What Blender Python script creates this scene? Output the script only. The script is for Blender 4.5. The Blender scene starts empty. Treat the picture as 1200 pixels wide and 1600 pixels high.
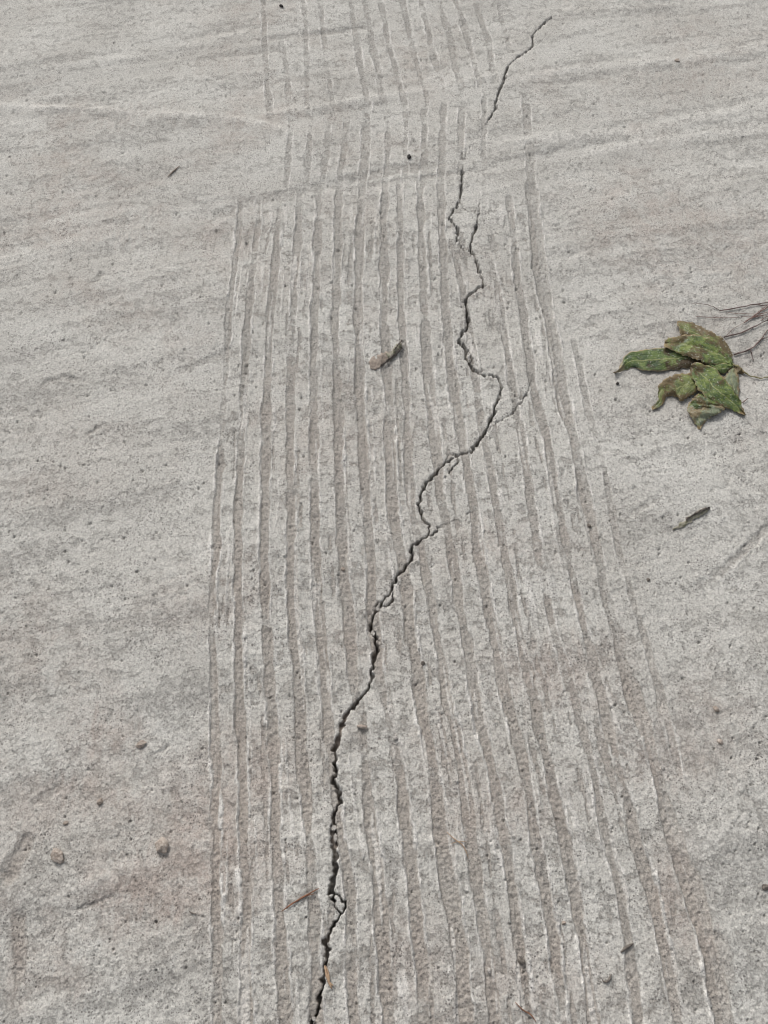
import bpy, bmesh, math, random
import numpy as np

# ------------------------------------------------------------------ camera
scene = bpy.context.scene
CAM_H, PITCH = 0.80, math.radians(61.0)
cam_data = bpy.data.cameras.new("camera")
cam = bpy.data.objects.new("camera", cam_data)
scene.collection.objects.link(cam)
cam.location = (0, 0, CAM_H)
cam.rotation_euler = (math.pi / 2 - PITCH, 0, 0)
cam_data.sensor_fit = 'VERTICAL'
cam_data.sensor_height = 34.6
cam_data.sensor_width = 25.95
cam_data.lens = 26.0
cam_data.clip_start = 0.02
cam_data.clip_end = 500
cam_data.dof.use_dof = True
cam_data.dof.focus_distance = 0.88
cam_data.dof.aperture_fstop = 16.0
scene.camera = cam

# ------------------------------------------------------------------ sky, sun, exposure
SUN_EL, SUN_AZ = math.radians(40), math.radians(-24)      # azimuth measured from +Y towards +X
world = bpy.data.worlds.new("World")
scene.world = world
world.use_nodes = True
wn, wl = world.node_tree.nodes, world.node_tree.links
wn.clear()
sky = wn.new('ShaderNodeTexSky')
sky.sky_type = 'NISHITA'
sky.sun_disc = False
sky.sun_elevation = SUN_EL
sky.sun_rotation = SUN_AZ
sky.air_density = 1.0
sky.dust_density = 4.0
sky.ozone_density = 1.0
hs = wn.new('ShaderNodeHueSaturation')
hs.inputs['Saturation'].default_value = 0.22              # overcast: nearly neutral skylight
bg = wn.new('ShaderNodeBackground')
bg.inputs['Strength'].default_value = 0.125
wo = wn.new('ShaderNodeOutputWorld')
wl.new(sky.outputs[0], hs.inputs['Color'])
wl.new(hs.outputs[0], bg.inputs['Color'])
wl.new(bg.outputs[0], wo.inputs['Surface'])

sun_data = bpy.data.lights.new("sun", 'SUN')
sun_data.energy = 1.5
sun_data.angle = math.radians(15)
sun_data.color = (1.0, 0.96, 0.91)
sun = bpy.data.objects.new("sun", sun_data)
scene.collection.objects.link(sun)
sun.location = (-2, 3, 4)
sun.rotation_euler = (math.pi / 2 - SUN_EL, 0, math.pi - SUN_AZ)
scene.view_settings.view_transform = 'Standard'
scene.view_settings.look = 'None'
scene.view_settings.gamma = 1.0
scene.view_settings.use_curve_mapping = False
scene.view_settings.exposure = 0.25
scene.cycles.filter_width = 1.1

C = scene.collection
random.seed(7)
rng = np.random.default_rng(11)

# ------------------------------------------------------------------ photo pixel -> place on the ground
F = 1600 * 26.0 / 34.6
SP, CP = math.sin(PITCH), math.cos(PITCH)


def ground(px, py, z=0.0):
    u = (px - 600) / F
    v = (py - 800) / F
    t = (CAM_H - z) / (SP + v * CP)
    return u * t, t * (CP - v * SP)


def ppm(py):
    """pixels per metre across the view at photo row py"""
    return F * (SP + (py - 800) / F * CP) / CAM_H


def pts(lst):
    a = np.array(lst, float)
    x, y = ground(a[:, 0], a[:, 1])
    return x, y


# ------------------------------------------------------------------ noise
_P = rng.permutation(1024)
_P = np.concatenate([_P, _P])
_G = rng.uniform(0, 2 * np.pi, 1024)
_GX, _GY = np.cos(_G), np.sin(_G)


def perlin(x, y, seed=0):
    x = np.asarray(x, float) + seed * 17.31
    y = np.asarray(y, float) + seed * 9.77
    xi = np.floor(x).astype(np.int64)
    yi = np.floor(y).astype(np.int64)
    xf, yf = x - xi, y - yi
    xi &= 1023
    yi &= 1023
    u = xf * xf * xf * (xf * (xf * 6 - 15) + 10)
    v = yf * yf * yf * (yf * (yf * 6 - 15) + 10)

    def g(ix, iy, dx, dy):
        h = _P[_P[ix & 1023] + (iy & 1023)]
        return _GX[h] * dx + _GY[h] * dy
    a = g(xi, yi, xf, yf)
    b = g(xi + 1, yi, xf - 1, yf)
    c = g(xi, yi + 1, xf, yf - 1)
    d = g(xi + 1, yi + 1, xf - 1, yf - 1)
    top = a + u * (b - a)
    bot = c + u * (d - c)
    return (top + v * (bot - top)) * 1.5


def fbm(x, y, seed=0, octs=3, gain=0.5):
    s, a = 0, 1.0
    for o in range(octs):
        s = s + a * perlin(x * 2 ** o, y * 2 ** o, seed + o * 3)
        a *= gain
    return s


def sstep(a, b, x):
    t = np.clip((x - a) / (b - a), 0, 1)
    return t * t * (3 - 2 * t)


# ------------------------------------------------------------------ ground grid (one sheet, dense near the camera)
NC, NR = 1150, 1120
uc = np.linspace(-1.25, 1.25, NC)
ext = 1.25 + 0.003 * (np.power(1.32, np.arange(1, 34)) - 1)
U = np.concatenate([-ext[::-1], uc, ext])
prow = np.linspace(1760, -170, NR)
_, Yd = ground(0, prow)
step0, step1 = Yd[1] - Yd[0], Yd[-1] - Yd[-2]
e0 = Yd[0] - np.cumsum(step0 * np.power(1.09, np.arange(1, 110)))
e1 = Yd[-1] + np.cumsum(step1 * np.power(1.09, np.arange(1, 100)))
Yr = np.concatenate([e0[::-1], Yd, e1])
tdep = Yr * CP + CAM_H * SP                                  # depth of a ground row
tdep = np.clip(tdep, Yd[0] * CP + CAM_H * SP, Yd[-1] * CP + CAM_H * SP)
HW = 600 / F * tdep                                          # half width of the view at that row
X = U[None, :] * HW[:, None]
Y = np.repeat(Yr[:, None], len(U), 1)
nR, nC = X.shape
i0, j0 = len(e0), len(ext)
dense = np.zeros((nR, nC), bool)
dense[i0:i0 + NR, j0:j0 + NC] = True
near = np.exp(-np.maximum(0, np.abs(U) - 1.25) * 6)[None, :] * \
    np.exp(-np.maximum(0, np.maximum(Yd[0] - Yr, Yr - Yd[-1])) * 3)[:, None]

Zh = np.zeros((nR, nC))
groove = np.zeros((nR, nC))        # 0..1: raked-out groove floor (exposed sand)
lip = np.zeros((nR, nC))           # thin burrs beside the grooves: pale cement paste, with caught light painted in
soil = np.zeros((nR, nC))          # earth washed into the crack

# gentle hand-trowelled relief and broom drag running up to the right
SL = 0.24
ca, sa = math.cos(math.atan(SL)), math.sin(math.atan(SL))
warp = 0.02 * perlin(X * 5, Y * 5, 3)
S = X * ca + Y * sa
T = -X * sa + Y * ca + warp
Zh += 0.0035 * fbm(X * 3.5, Y * 3.5, 5, 2)
Zh += 0.0010 * np.interp(Y, [0.3, 0.9], [0.28, 1.0]) * fbm(S * 4, T * 34, 8, 3) * (0.6 + 0.5 * perlin(X * 4, Y * 4, 30))
Zh += 0.00035 * perlin(S * 14, T * 150, 12) * (0.7 + 0.7 * perlin(X * 7, Y * 7, 33))
lump = np.maximum(0, perlin(X * 22, Y * 26, 44)) ** 2
Zh += 0.0010 * lump
base_z = Zh.copy()

# --- the raked grooves: photo (x, y) of each groove's middle, w = width in px at row 1000
GROOVES = [
    (9, 1.0, [(375, 320), (375, 350), (357, 500), (350, 617), (340, 783), (337, 850), (332, 950), (334, 1100), (337, 1200), (338, 1400), (340, 1600)]),
    (10, 1.0, [(404, 315), (403, 350), (388, 500), (380, 617), (373, 783), (372, 850), (371, 950), (375, 1100), (378, 1200), (383, 1400), (386, 1600)]),
    (11, 1.0, [(436, 310), (435, 350), (423, 500), (417, 617), (415, 783), (413, 850), (415, 950), (423, 1100), (428, 1200), (435, 1400), (442, 1500), (446, 1600)]),
    (11, 1.0, [(468, 305), (467, 350), (458, 500), (453, 617), (455, 783), (455, 850), (457, 950), (468, 1100), (473, 1200), (484, 1320), (490, 1400), (495, 1600)]),
    (11, 1.0, [(498, 302), (497, 350), (491, 500), (490, 617), (492, 783), (493, 850), (498, 950), (510, 1100), (514, 1160), (525, 1250), (547, 1400), (553, 1600)]),
    (12, 1.0, [(530, 298), (528, 350), (524, 500), (527, 617), (531, 783), (535, 850), (543, 950), (553, 1060), (565, 1130), (570, 1220), (583, 1310), (593, 1400), (600, 1500), (608, 1600)]),
    (12, 1.0, [(565, 294), (562, 350), (560, 500), (563, 617), (571, 783), (577, 850), (583, 950), (590, 1040), (603, 1100), (612, 1142), (627, 1220), (636, 1308), (647, 1397), (658, 1490), (662, 1600)]),
    (13, 1.0, [(602, 288), (600, 350), (600, 500), (607, 617), (613, 783), (622, 850), (636, 918), (642, 976), (650, 1033), (657, 1091), (664, 1142), (679, 1225), (690, 1308), (705, 1397), (719, 1490), (727, 1600)]),
    (10, 0.9, [(625, 282), (625, 350), (627, 500), (635, 617), (641, 783), (655, 850), (671, 918), (679, 976), (690, 1033), (698, 1091), (711, 1142), (727, 1225), (734, 1308), (749, 1397), (763, 1490), (774, 1600)]),
    (12, 0.9, [(658, 280), (658, 350), (663, 500), (673, 617), (690, 783), (706, 860), (715, 918), (725, 976), (734, 1033), (744, 1091), (755, 1142), (774, 1225), (787, 1308), (801, 1397), (815, 1490), (826, 1600)]),
    (12, 0.9, [(690, 290), (690, 350), (697, 500), (711, 617), (739, 791), (751, 880), (757, 918), (769, 976), (780, 1033), (791, 1091), (804, 1142), (824, 1225), (837, 1308), (852, 1397), (868, 1490), (880, 1600)]),
    (11, 0.8, [(712, 400), (722, 442), (745, 592), (748, 642), (763, 719), (775, 791), (787, 860), (799, 918), (809, 976), (820, 1033), (834, 1091), (843, 1142), (863, 1225), (883, 1308), (899, 1397), (913, 1490), (928, 1600)]),
    (10, 0.65, [(768, 400), (776, 442), (800, 600), (820, 719), (829, 791), (840, 860), (853, 918), (864, 976), (880, 1033), (898, 1091), (912, 1142), (932, 1225), (947, 1308), (969, 1397), (985, 1490), (1000, 1600)]),
    (11, 0.9, [(795, 310), (801, 355), (810, 442), (819, 492), (831, 592), (842, 642), (859, 719), (871, 791), (886, 860), (899, 918), (910, 976), (926, 1033), (938, 1091), (950, 1142), (973, 1225), (992, 1308), (1020, 1397), (1040, 1490), (1062, 1600)]),
    (17, 1.25, [(829, 290), (837, 355), (847, 442), (859, 492), (875, 592), (886, 642), (903, 719), (916, 791), (931, 860), (945, 918), (959, 976), (973, 1033), (991, 1091), (1008, 1142), (1030, 1225), (1053, 1308), (1084, 1397), (1109, 1490), (1133, 1600)]),
    (9, 0.55, [(898, 530), (910, 600), (925, 660), (941, 719), (954, 791), (966, 860), (980, 905), (1000, 970), (1020, 1040), (1036, 1110), (1060, 1200)]),
    # far strokes
    (10, 0.8, [(411, 0), (415, 104), (420, 168)]), (8, 0.7, [(440, 60), (447, 104), (452, 168)]),
    (8, 0.6, [(474, 0), (478, 60), (480, 160)]), (8, 0.7, [(500, 0), (511, 104), (520, 160)]),
    (9, 0.8, [(545, -20), (563, 104), (574, 152)]), (10, 0.8, [(565, -20), (590, 104), (597, 148)]),
    (10, 0.9, [(592, -20), (605, 62), (617, 104), (628, 145)]), (10, 0.9, [(625, -20), (642, 62), (653, 104), (664, 140)]),
    (10, 0.9, [(652, -20), (672, 62), (682, 104), (692, 134)]), (10, 0.9, [(680, -10), (705, 62), (712, 104), (718, 128)]),
    (10, 0.9, [(712, 0), (732, 62), (743, 104), (748, 122)]), (9, 0.9, [(745, 10), (763, 62), (771, 110)]), (8, 0.6, [(778, 10), (792, 60)]),
    (9, 0.7, [(455, 190), (453, 225), (450, 262)]), (9, 0.7, [(485, 190), (484, 225), (480, 262)]),
    (9, 0.7, [(513, 188), (511, 230), (506, 260)]), (9, 0.7, [(541, 185), (538, 225), (533, 262)]),
    (12, 0.9, [(573, 176), (572, 225), (568, 268)]), (9, 0.8, [(606, 178), (605, 262)]), (8, 0.6, [(634, 172), (634, 258)]),
    (10, 0.8, [(663, 168), (663, 262)]), (10, 0.9, [(693, 160), (691, 262)]), (10, 0.9, [(722, 160), (720, 250)]),
    (9, 0.45, [(756, 150), (756, 330)]), (11, 0.7, [(820, 150), (826, 210), (831, 290)]),
]
GD = 0.0022
edge_n = fbm(X * 130, Y * 26, 60, 3, 0.6)          # ragged groove edges
crumb = fbm(X * 210, Y * 210, 75, 2, 0.6)
patch = fbm(X * 11, Y * 6.5, 64, 3)                # places where the rake skipped / was smoothed over
lipn = 0.55 + 0.75 * fbm(X * 40, Y * 12, 68, 2)
smear = [(330, 640, 690, 0.75, 60, 40), (880, 1040, 45, 0.75, 70, 26), (720, 835, 32, 0.55, 110, 26), (460, 450, 26, 0.45, 120, 16),
         (380, 488, 12, 0.6, 40, 10), (800, 1235, 22, 0.5, 70, 16), (400, 1180, 24, 0.4, 60, 14), (900, 1330, 22, 0.35, 90, 20)]
# photo row of every grid row (for widths and smears)
vrow = (Yr * SP - CAM_H * CP) / (Yr * CP + CAM_H * SP)
Prow = 800 - F * np.clip(vrow, -3, 1.6)
Pcol = 600 + U * 600
skip = np.zeros((nR, nC))
for cx, cy, _r, amt, rx, ry in smear:
    ry = _r if _r < 60 else ry
    skip += amt * np.exp(-((Pcol[None, :] - cx) / (rx * 1.6)) ** 2 - ((Prow[:, None] - cy) / (ry * 1.2)) ** 2)
# fine scratches dragged along with the rake: noise stretched along the groove direction
main = [pts(p) for w, d_, p in GROOVES if p[-1][1] >= 1590 and p[0][1] < 420]
Q = np.full((nR, nC), -99.0)
xs = np.stack([np.interp(Yr, gy[::-1], gx[::-1]) for gx, gy in main], 1)
low = Yr < min(gy.min() for gx, gy in main) + .004
for a_, (gx, gy) in enumerate(main):
    xs[low, a_] = gx[-1] + (gx[-1] - gx[-3]) / (gy[-1] - gy[-3]) * (Yr[low] - gy[-1])
xs = np.maximum.accumulate(xs + 1e-5 * np.arange(len(main)), 1)
for r_ in range(nR):
    Q[r_] = np.interp(X[r_], xs[r_], np.arange(len(main)), left=-99, right=-99)
rowband = (sstep(290, 350, Prow) * (1 - sstep(2200, 2900, Prow)))[:, None]
inband = (Q > -50) * rowband * near
Zh += inband * (0.00055 * perlin(Q * 2.6, Y * 9, 201) + 0.00045 * perlin(Q * 6.5, Y * 14, 202))
scr = inband * sstep(.42, .70, perlin(Q * 3.1 + .4, Y * 7, 203) + .35 * edge_n)
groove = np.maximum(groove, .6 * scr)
Zh -= 0.0009 * scr
bur = inband * sstep(.46, .66, perlin(Q * 4.3 + .4, Y * 8, 205) + .25 * edge_n)
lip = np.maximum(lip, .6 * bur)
Zh += 0.0007 * bur
gi = 0
for w, dep, path in GROOVES:
    gi += 1
    if 140 < path[0][1] < 200 and path[-1][1] < 270:
        path = path + [(path[-1][0] - 2, 293)]
    elif path[-1][1] < 170:
        path = path + [(path[-1][0] + 3, path[-1][1] + 12)]
    gx, gy = pts(path)
    o = np.argsort(gy)
    gx, gy = gx[o], gy[o]
    near_end, far_end = gy[0], gy[-1]
    xc = np.interp(Yr, gy, gx)
    if path[-1][1] >= 1590:                        # runs on towards the viewer, out of frame
        sl = (gx[2] - gx[0]) / (gy[2] - gy[0])
        low = Yr < gy[0]
        xc[low] = gx[0] + sl * (Yr[low] - gy[0])
        near_end = -1.2
    if path[0][1] <= 0:
        sl = (gx[-1] - gx[-2]) / (gy[-1] - gy[-2])
        hi = Yr > gy[-1]
        xc[hi] = gx[-1] + sl * (Yr[hi] - gy[-1])
        far_end = 3.0
    m_rows = np.where((Yr > near_end - 0.06) & (Yr < far_end + 0.06))[0]
    ra, rb = m_rows[0], m_rows[-1] + 1
    if path[0][1] < 270 and path[-1][1] < 300:
        w, dep = w * 1.1, dep * 0.72
    hw = 0.5 * w * 1.36 / ppm(1000)
    xx = X[ra:rb]
    sel = np.abs(xx - xc[ra:rb, None]) < 0.022
    ja = np.where(sel.any(0))[0]
    ja, jb = ja[0], ja[-1] + 1
    sl_ = (slice(ra, rb), slice(ja, jb))
    d = X[sl_] - xc[ra:rb, None] + 0.0011 * perlin(Yr * 14, np.full(nR, gi * 7.7), 81)[ra:rb, None]
    wob = perlin(Yr * 22, np.full(nR, gi * 3.3), 82)[ra:rb, None]
    hwv = hw * (1 + 0.20 * wob + 0.35 * patch[sl_]) + 0.0019 * edge_n[sl_] + 0.0007 * crumb[sl_]
    along = sstep(near_end - 0.03, near_end + 0.015, Yr[ra:rb])[:, None] * \
        (1 - sstep(far_end - 0.015, far_end + 0.02, Yr[ra:rb] + 0.0))[:, None]
    vis = sstep(-0.85, -0.10, patch[sl_] + 0.5 * perlin(X[sl_] * 30, Y[sl_] * 9, 90 + gi) + 0.45 * perlin(X[sl_] * 6, Y[sl_] * 34 - X[sl_] * 6, 98)) * np.clip(1 - skip[sl_], 0, 1)
    far = path[-1][1] < 300
    if far:
        vis *= sstep(-.6, .3, perlin(X[sl_] * 45, Y[sl_] * 28, 300 + gi) + .5 * crumb[sl_])
    vis = ((0.30 if far else 0.30) + (0.70 if far else 0.70) * vis) * along * near[sl_]
    inn = 1 - sstep(-0.0011, 0.0011, np.abs(d) - hwv)
    cut = inn * vis
    Zh[sl_] -= GD * dep * cut * (0.85 + 0.25 * wob)
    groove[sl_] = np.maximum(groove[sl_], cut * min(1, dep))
    # thin burrs thrown up on both edges, the right-hand one stronger
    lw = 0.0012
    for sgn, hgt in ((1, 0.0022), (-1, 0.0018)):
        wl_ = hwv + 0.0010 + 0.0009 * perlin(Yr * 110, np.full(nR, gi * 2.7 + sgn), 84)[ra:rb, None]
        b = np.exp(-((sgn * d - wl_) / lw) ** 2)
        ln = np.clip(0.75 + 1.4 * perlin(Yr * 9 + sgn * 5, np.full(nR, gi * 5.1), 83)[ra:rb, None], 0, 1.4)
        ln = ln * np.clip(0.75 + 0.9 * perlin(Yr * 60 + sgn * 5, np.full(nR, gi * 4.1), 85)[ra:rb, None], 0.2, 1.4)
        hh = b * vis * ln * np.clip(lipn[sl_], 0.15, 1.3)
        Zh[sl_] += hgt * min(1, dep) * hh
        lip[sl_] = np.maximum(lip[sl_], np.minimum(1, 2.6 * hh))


# --- single trowel strokes: (points, half width px, height mm at one side, kind)
def seg_dist(path, pad):
    """signed distance (m) to a polyline for grid cells near it: yields window slices"""
    x, y = path
    for k in range(len(x) - 1):
        xa, ya, xb, yb = x[k], y[k], x[k + 1], y[k + 1]
        r = np.where((Yr > min(ya, yb) - pad) & (Yr < max(ya, yb) + pad))[0]
        if len(r) == 0:
            continue
        ra, rb = r[0], r[-1] + 1
        hw0, hw1 = HW[ra:rb].min(), HW[ra:rb].max()
        lo, hi = min(xa, xb) - pad, max(xa, xb) + pad
        ulo = min(lo / hw0, lo / hw1)
        uhi = max(hi / hw0, hi / hw1)
        ja, jb = np.searchsorted(U, ulo), np.searchsorted(U, uhi)
        if jb <= ja:
            continue
        sl = (slice(ra, rb), slice(ja, jb))
        dx, dy = xb - xa, yb - ya
        L2 = dx * dx + dy * dy + 1e-12
        yield k, sl, xa, ya, dx, dy, L2


def stroke(lst, half, hgt, kind='ridge', col=0.0):
    p = pts(lst)
    pyc = np.mean([q[1] for q in lst])
    hwid = half / ppm(pyc)
    field = np.full((nR, nC), 9.0)
    side = np.zeros((nR, nC))
    tt = np.zeros((nR, nC))
    n = len(lst) - 1
    for k, sl, xa, ya, dx, dy, L2 in seg_dist(p, hwid * 5 + 0.01):
        qx, qy = X[sl] - xa, Y[sl] - ya
        t = np.clip((qx * dx + qy * dy) / L2, 0, 1)
        ex, ey = qx - t * dx, qy - t * dy
        dd = np.sqrt(ex * ex + ey * ey)
        better = dd < field[sl]
        field[sl] = np.where(better, dd, field[sl])
        side[sl] = np.where(better, np.sign(dx * ey - dy * ex), side[sl])
        tt[sl] = np.where(better, (k + t) / n, tt[sl])
    m = field < hwid * 5
    f = field[m] + 0.0016 * edge_n[m]
    env = np.clip(np.minimum(tt[m], 1 - tt[m]) * 6 + 0.1, 0, 1) * (0.75 + 0.5 * patch[m])
    if kind == 'ridge':
        Zh[m] += hgt * env * np.exp(-(f / hwid) ** 2)
    elif kind == 'step':                               # raised lip that drops off on its near side
        s = f * side[m]
        Zh[m] += hgt * env * np.where(s > 0, np.exp(-(s / (hwid * 0.9)) ** 2), np.exp(-(s / (hwid * 1.7)) ** 2))
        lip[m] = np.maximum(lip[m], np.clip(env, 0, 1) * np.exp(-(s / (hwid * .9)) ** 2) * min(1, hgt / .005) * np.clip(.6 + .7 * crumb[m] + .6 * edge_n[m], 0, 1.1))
    else:
        cut = np.exp(-(f / hwid) ** 4) * env
        Zh[m] -= hgt * cut
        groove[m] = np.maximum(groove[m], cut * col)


stroke([(-60, 172), (0, 166), (60, 168), (120, 172), (190, 176), (260, 182), (330, 184), (390, 192), (440, 204), (452, 214)], 10, 0.0036, 'step')
stroke([(60, 172), (120, 176), (200, 183)], 9, 0.0016, 'cut', .3)
stroke([(395, 182), (450, 176), (540, 158), (640, 142), (740, 126), (800, 112)], 8, 0.0028, 'step')
stroke([(310, 372), (350, 345), (400, 325), (450, 312), (560, 292)], 7, 0.0014, 'step')
stroke([(330, 340), (420, 312), (520, 284), (620, 262), (690, 258)], 13, 0.0016, 'cut', .6)
stroke([(400, 62), (450, 55), (520, 50), (600, 40)], 7, 0.0016, 'cut', .4)
stroke([(300, 92), (380, 82), (450, 70)], 10, 0.0010, 'cut', .3)
stroke([(0, 118), (90, 106), (200, 92), (300, 70), (420, 42)], 10, 0.0020, 'step')
stroke([(560, 290), (700, 272), (780, 262)], 6, 0.0012, 'cut', .5)
stroke([(700, 240), (860, 216), (1000, 205), (1220, 158)], 13, 0.0024, 'step')
stroke([(760, 135), (900, 110), (1060, 96), (1240, 62)], 12, 0.0030, 'step')
stroke([(880, 250), (1010, 222), (1220, 200)], 12, 0.0026, 'step')
stroke([(900, 330), (1040, 290), (1220, 262)], 14, 0.0022, 'step')
stroke([(860, 20), (960, 14), (1080, 8)], 8, 0.0022, 'ridge')
stroke([(1000, 300), (1100, 280), (1210, 268)], 12, 0.0012, 'cut', .3)
stroke([(275, 584), (300, 574), (330, 560), (365, 546)], 7, 0.0018, 'cut', .8)
stroke([(60, 606), (80, 594), (100, 588), (125, 596)], 5, 0.0020, 'cut', .6)
stroke([(45, 652), (58, 645), (70, 652)], 5, 0.0020, 'cut', .5)
stroke([(135, 680), (145, 674), (156, 665)], 4, 0.0022, 'cut', .4)
stroke([(135, 442), (150, 438), (162, 424)], 5, 0.0020, 'cut', .4)
stroke([(1086, 919), (1120, 900), (1150, 872), (1190, 835), (1215, 812)], 6, 0.0016, 'cut', .6)
stroke([(0, 1380), (18, 1365), (35, 1330), (52, 1300)], 12, 0.0026, 'cut', .9)
stroke([(28, 1420), (30, 1470), (30, 1540)], 10, 0.0026, 'cut', 1.0)
stroke([(50, 1260), (75, 1240), (100, 1228)], 8, 0.0016, 'cut', .4)
stroke([(110, 1425), (150, 1412), (180, 1398)], 3, 0.0014, 'cut', .2)
stroke([(120, 1380), (150, 1372), (175, 1360)], 5, 0.0007, 'step')
stroke([(230, 1180), (255, 1172), (265, 1160)], 3, 0.0018, 'cut', .2)
stroke([(0, 1600), (120, 1560), (240, 1510), (300, 1480)], 14, 0.0014, 'step')
stroke([(70, 1410), (150, 1380), (260, 1340)], 14, 0.0014, 'step')
stroke([(120, 1300), (190, 1260), (260, 1215), (320, 1180)], 14, 0.0012, 'step')
stroke([(1115, 1450), (1130, 1490), (1138, 1540)], 10, 0.0016, 'cut', .6)
stroke([(930, 1160), (1040, 1120), (1200, 1090)], 16, 0.0012, 'step')
stroke([(1040, 1320), (1120, 1305), (1210, 1300)], 16, 0.0012, 'step')
stroke([(1150, 1235), (1185, 1260), (1200, 1300)], 6, 0.0012, 'cut', .3)
stroke([(960, 820), (1010, 790), (1040, 770)], 5, 0.0010, 'cut', .2)

# --- sand grain relief: rough groove floors, smoother pale ridges with pores
fine = dense.astype(float)
Zh += fine * (0.00034 + 0.00060 * groove) * crumb
Zh += fine * 0.00034 * perlin(X * 420, Y * 420, 101) * (0.6 + 0.8 * groove)
# pits left by air bubbles and plucked sand: many tiny, few large, clustered
NP = 75000
pu, pv = rng.uniform(j0 + 4, j0 + NC - 4, NP), rng.uniform(i0 + 4, i0 + NR - 4, NP)
pci, pri = pu.astype(int), pv.astype(int)
psz = np.minimum(0.00042 + 0.00022 * rng.pareto(2.6, NP), 0.0016)
psz *= np.clip(HW[pri] / 0.45, .8, 1.25)
pxx, pyy = X[pri, pci], Y[pri, pci]
keep = perlin(pxx * 9, pyy * 9, 121) + 0.6 * perlin(pxx * 30, pyy * 30, 122) + 0.55 * np.exp(-((Pcol[pci] - 120) / 220) ** 2 - ((Prow[pri] - 720) / 330) ** 2) > rng.uniform(-.9, .8, NP)
for a_, b_, r_ in zip(pu[keep], pv[keep], psz[keep]):
    ci, ri = int(a_), int(b_)
    cw = X[ri, ci + 1] - X[ri, ci]
    rh = Y[ri + 1, ci] - Y[ri, ci]
    kx, ky = int(r_ * 1.4 / cw) + 1, int(r_ * 1.4 / rh) + 1
    w_ = (slice(max(0, ri - ky), ri + ky + 1), slice(max(0, ci - kx), ci + kx + 1))
    ddx, ddy = X[w_] - X[ri, ci] - (a_ - ci - .5) * cw, Y[w_] - Y[ri, ci] - (b_ - ri - .5) * rh
    Zh[w_] -= r_ * 1.9 * (1 - sstep(0.45, 1.15, np.sqrt(ddx ** 2 + ddy ** 2) / r_))
Zh -= fine * 0.0009 * sstep(0.30, 0.55, perlin(X * 75, Y * 60, 130) + 0.3 * crumb) * sstep(-.1, .5, perlin(X * 7, Y * 7, 131))

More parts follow.
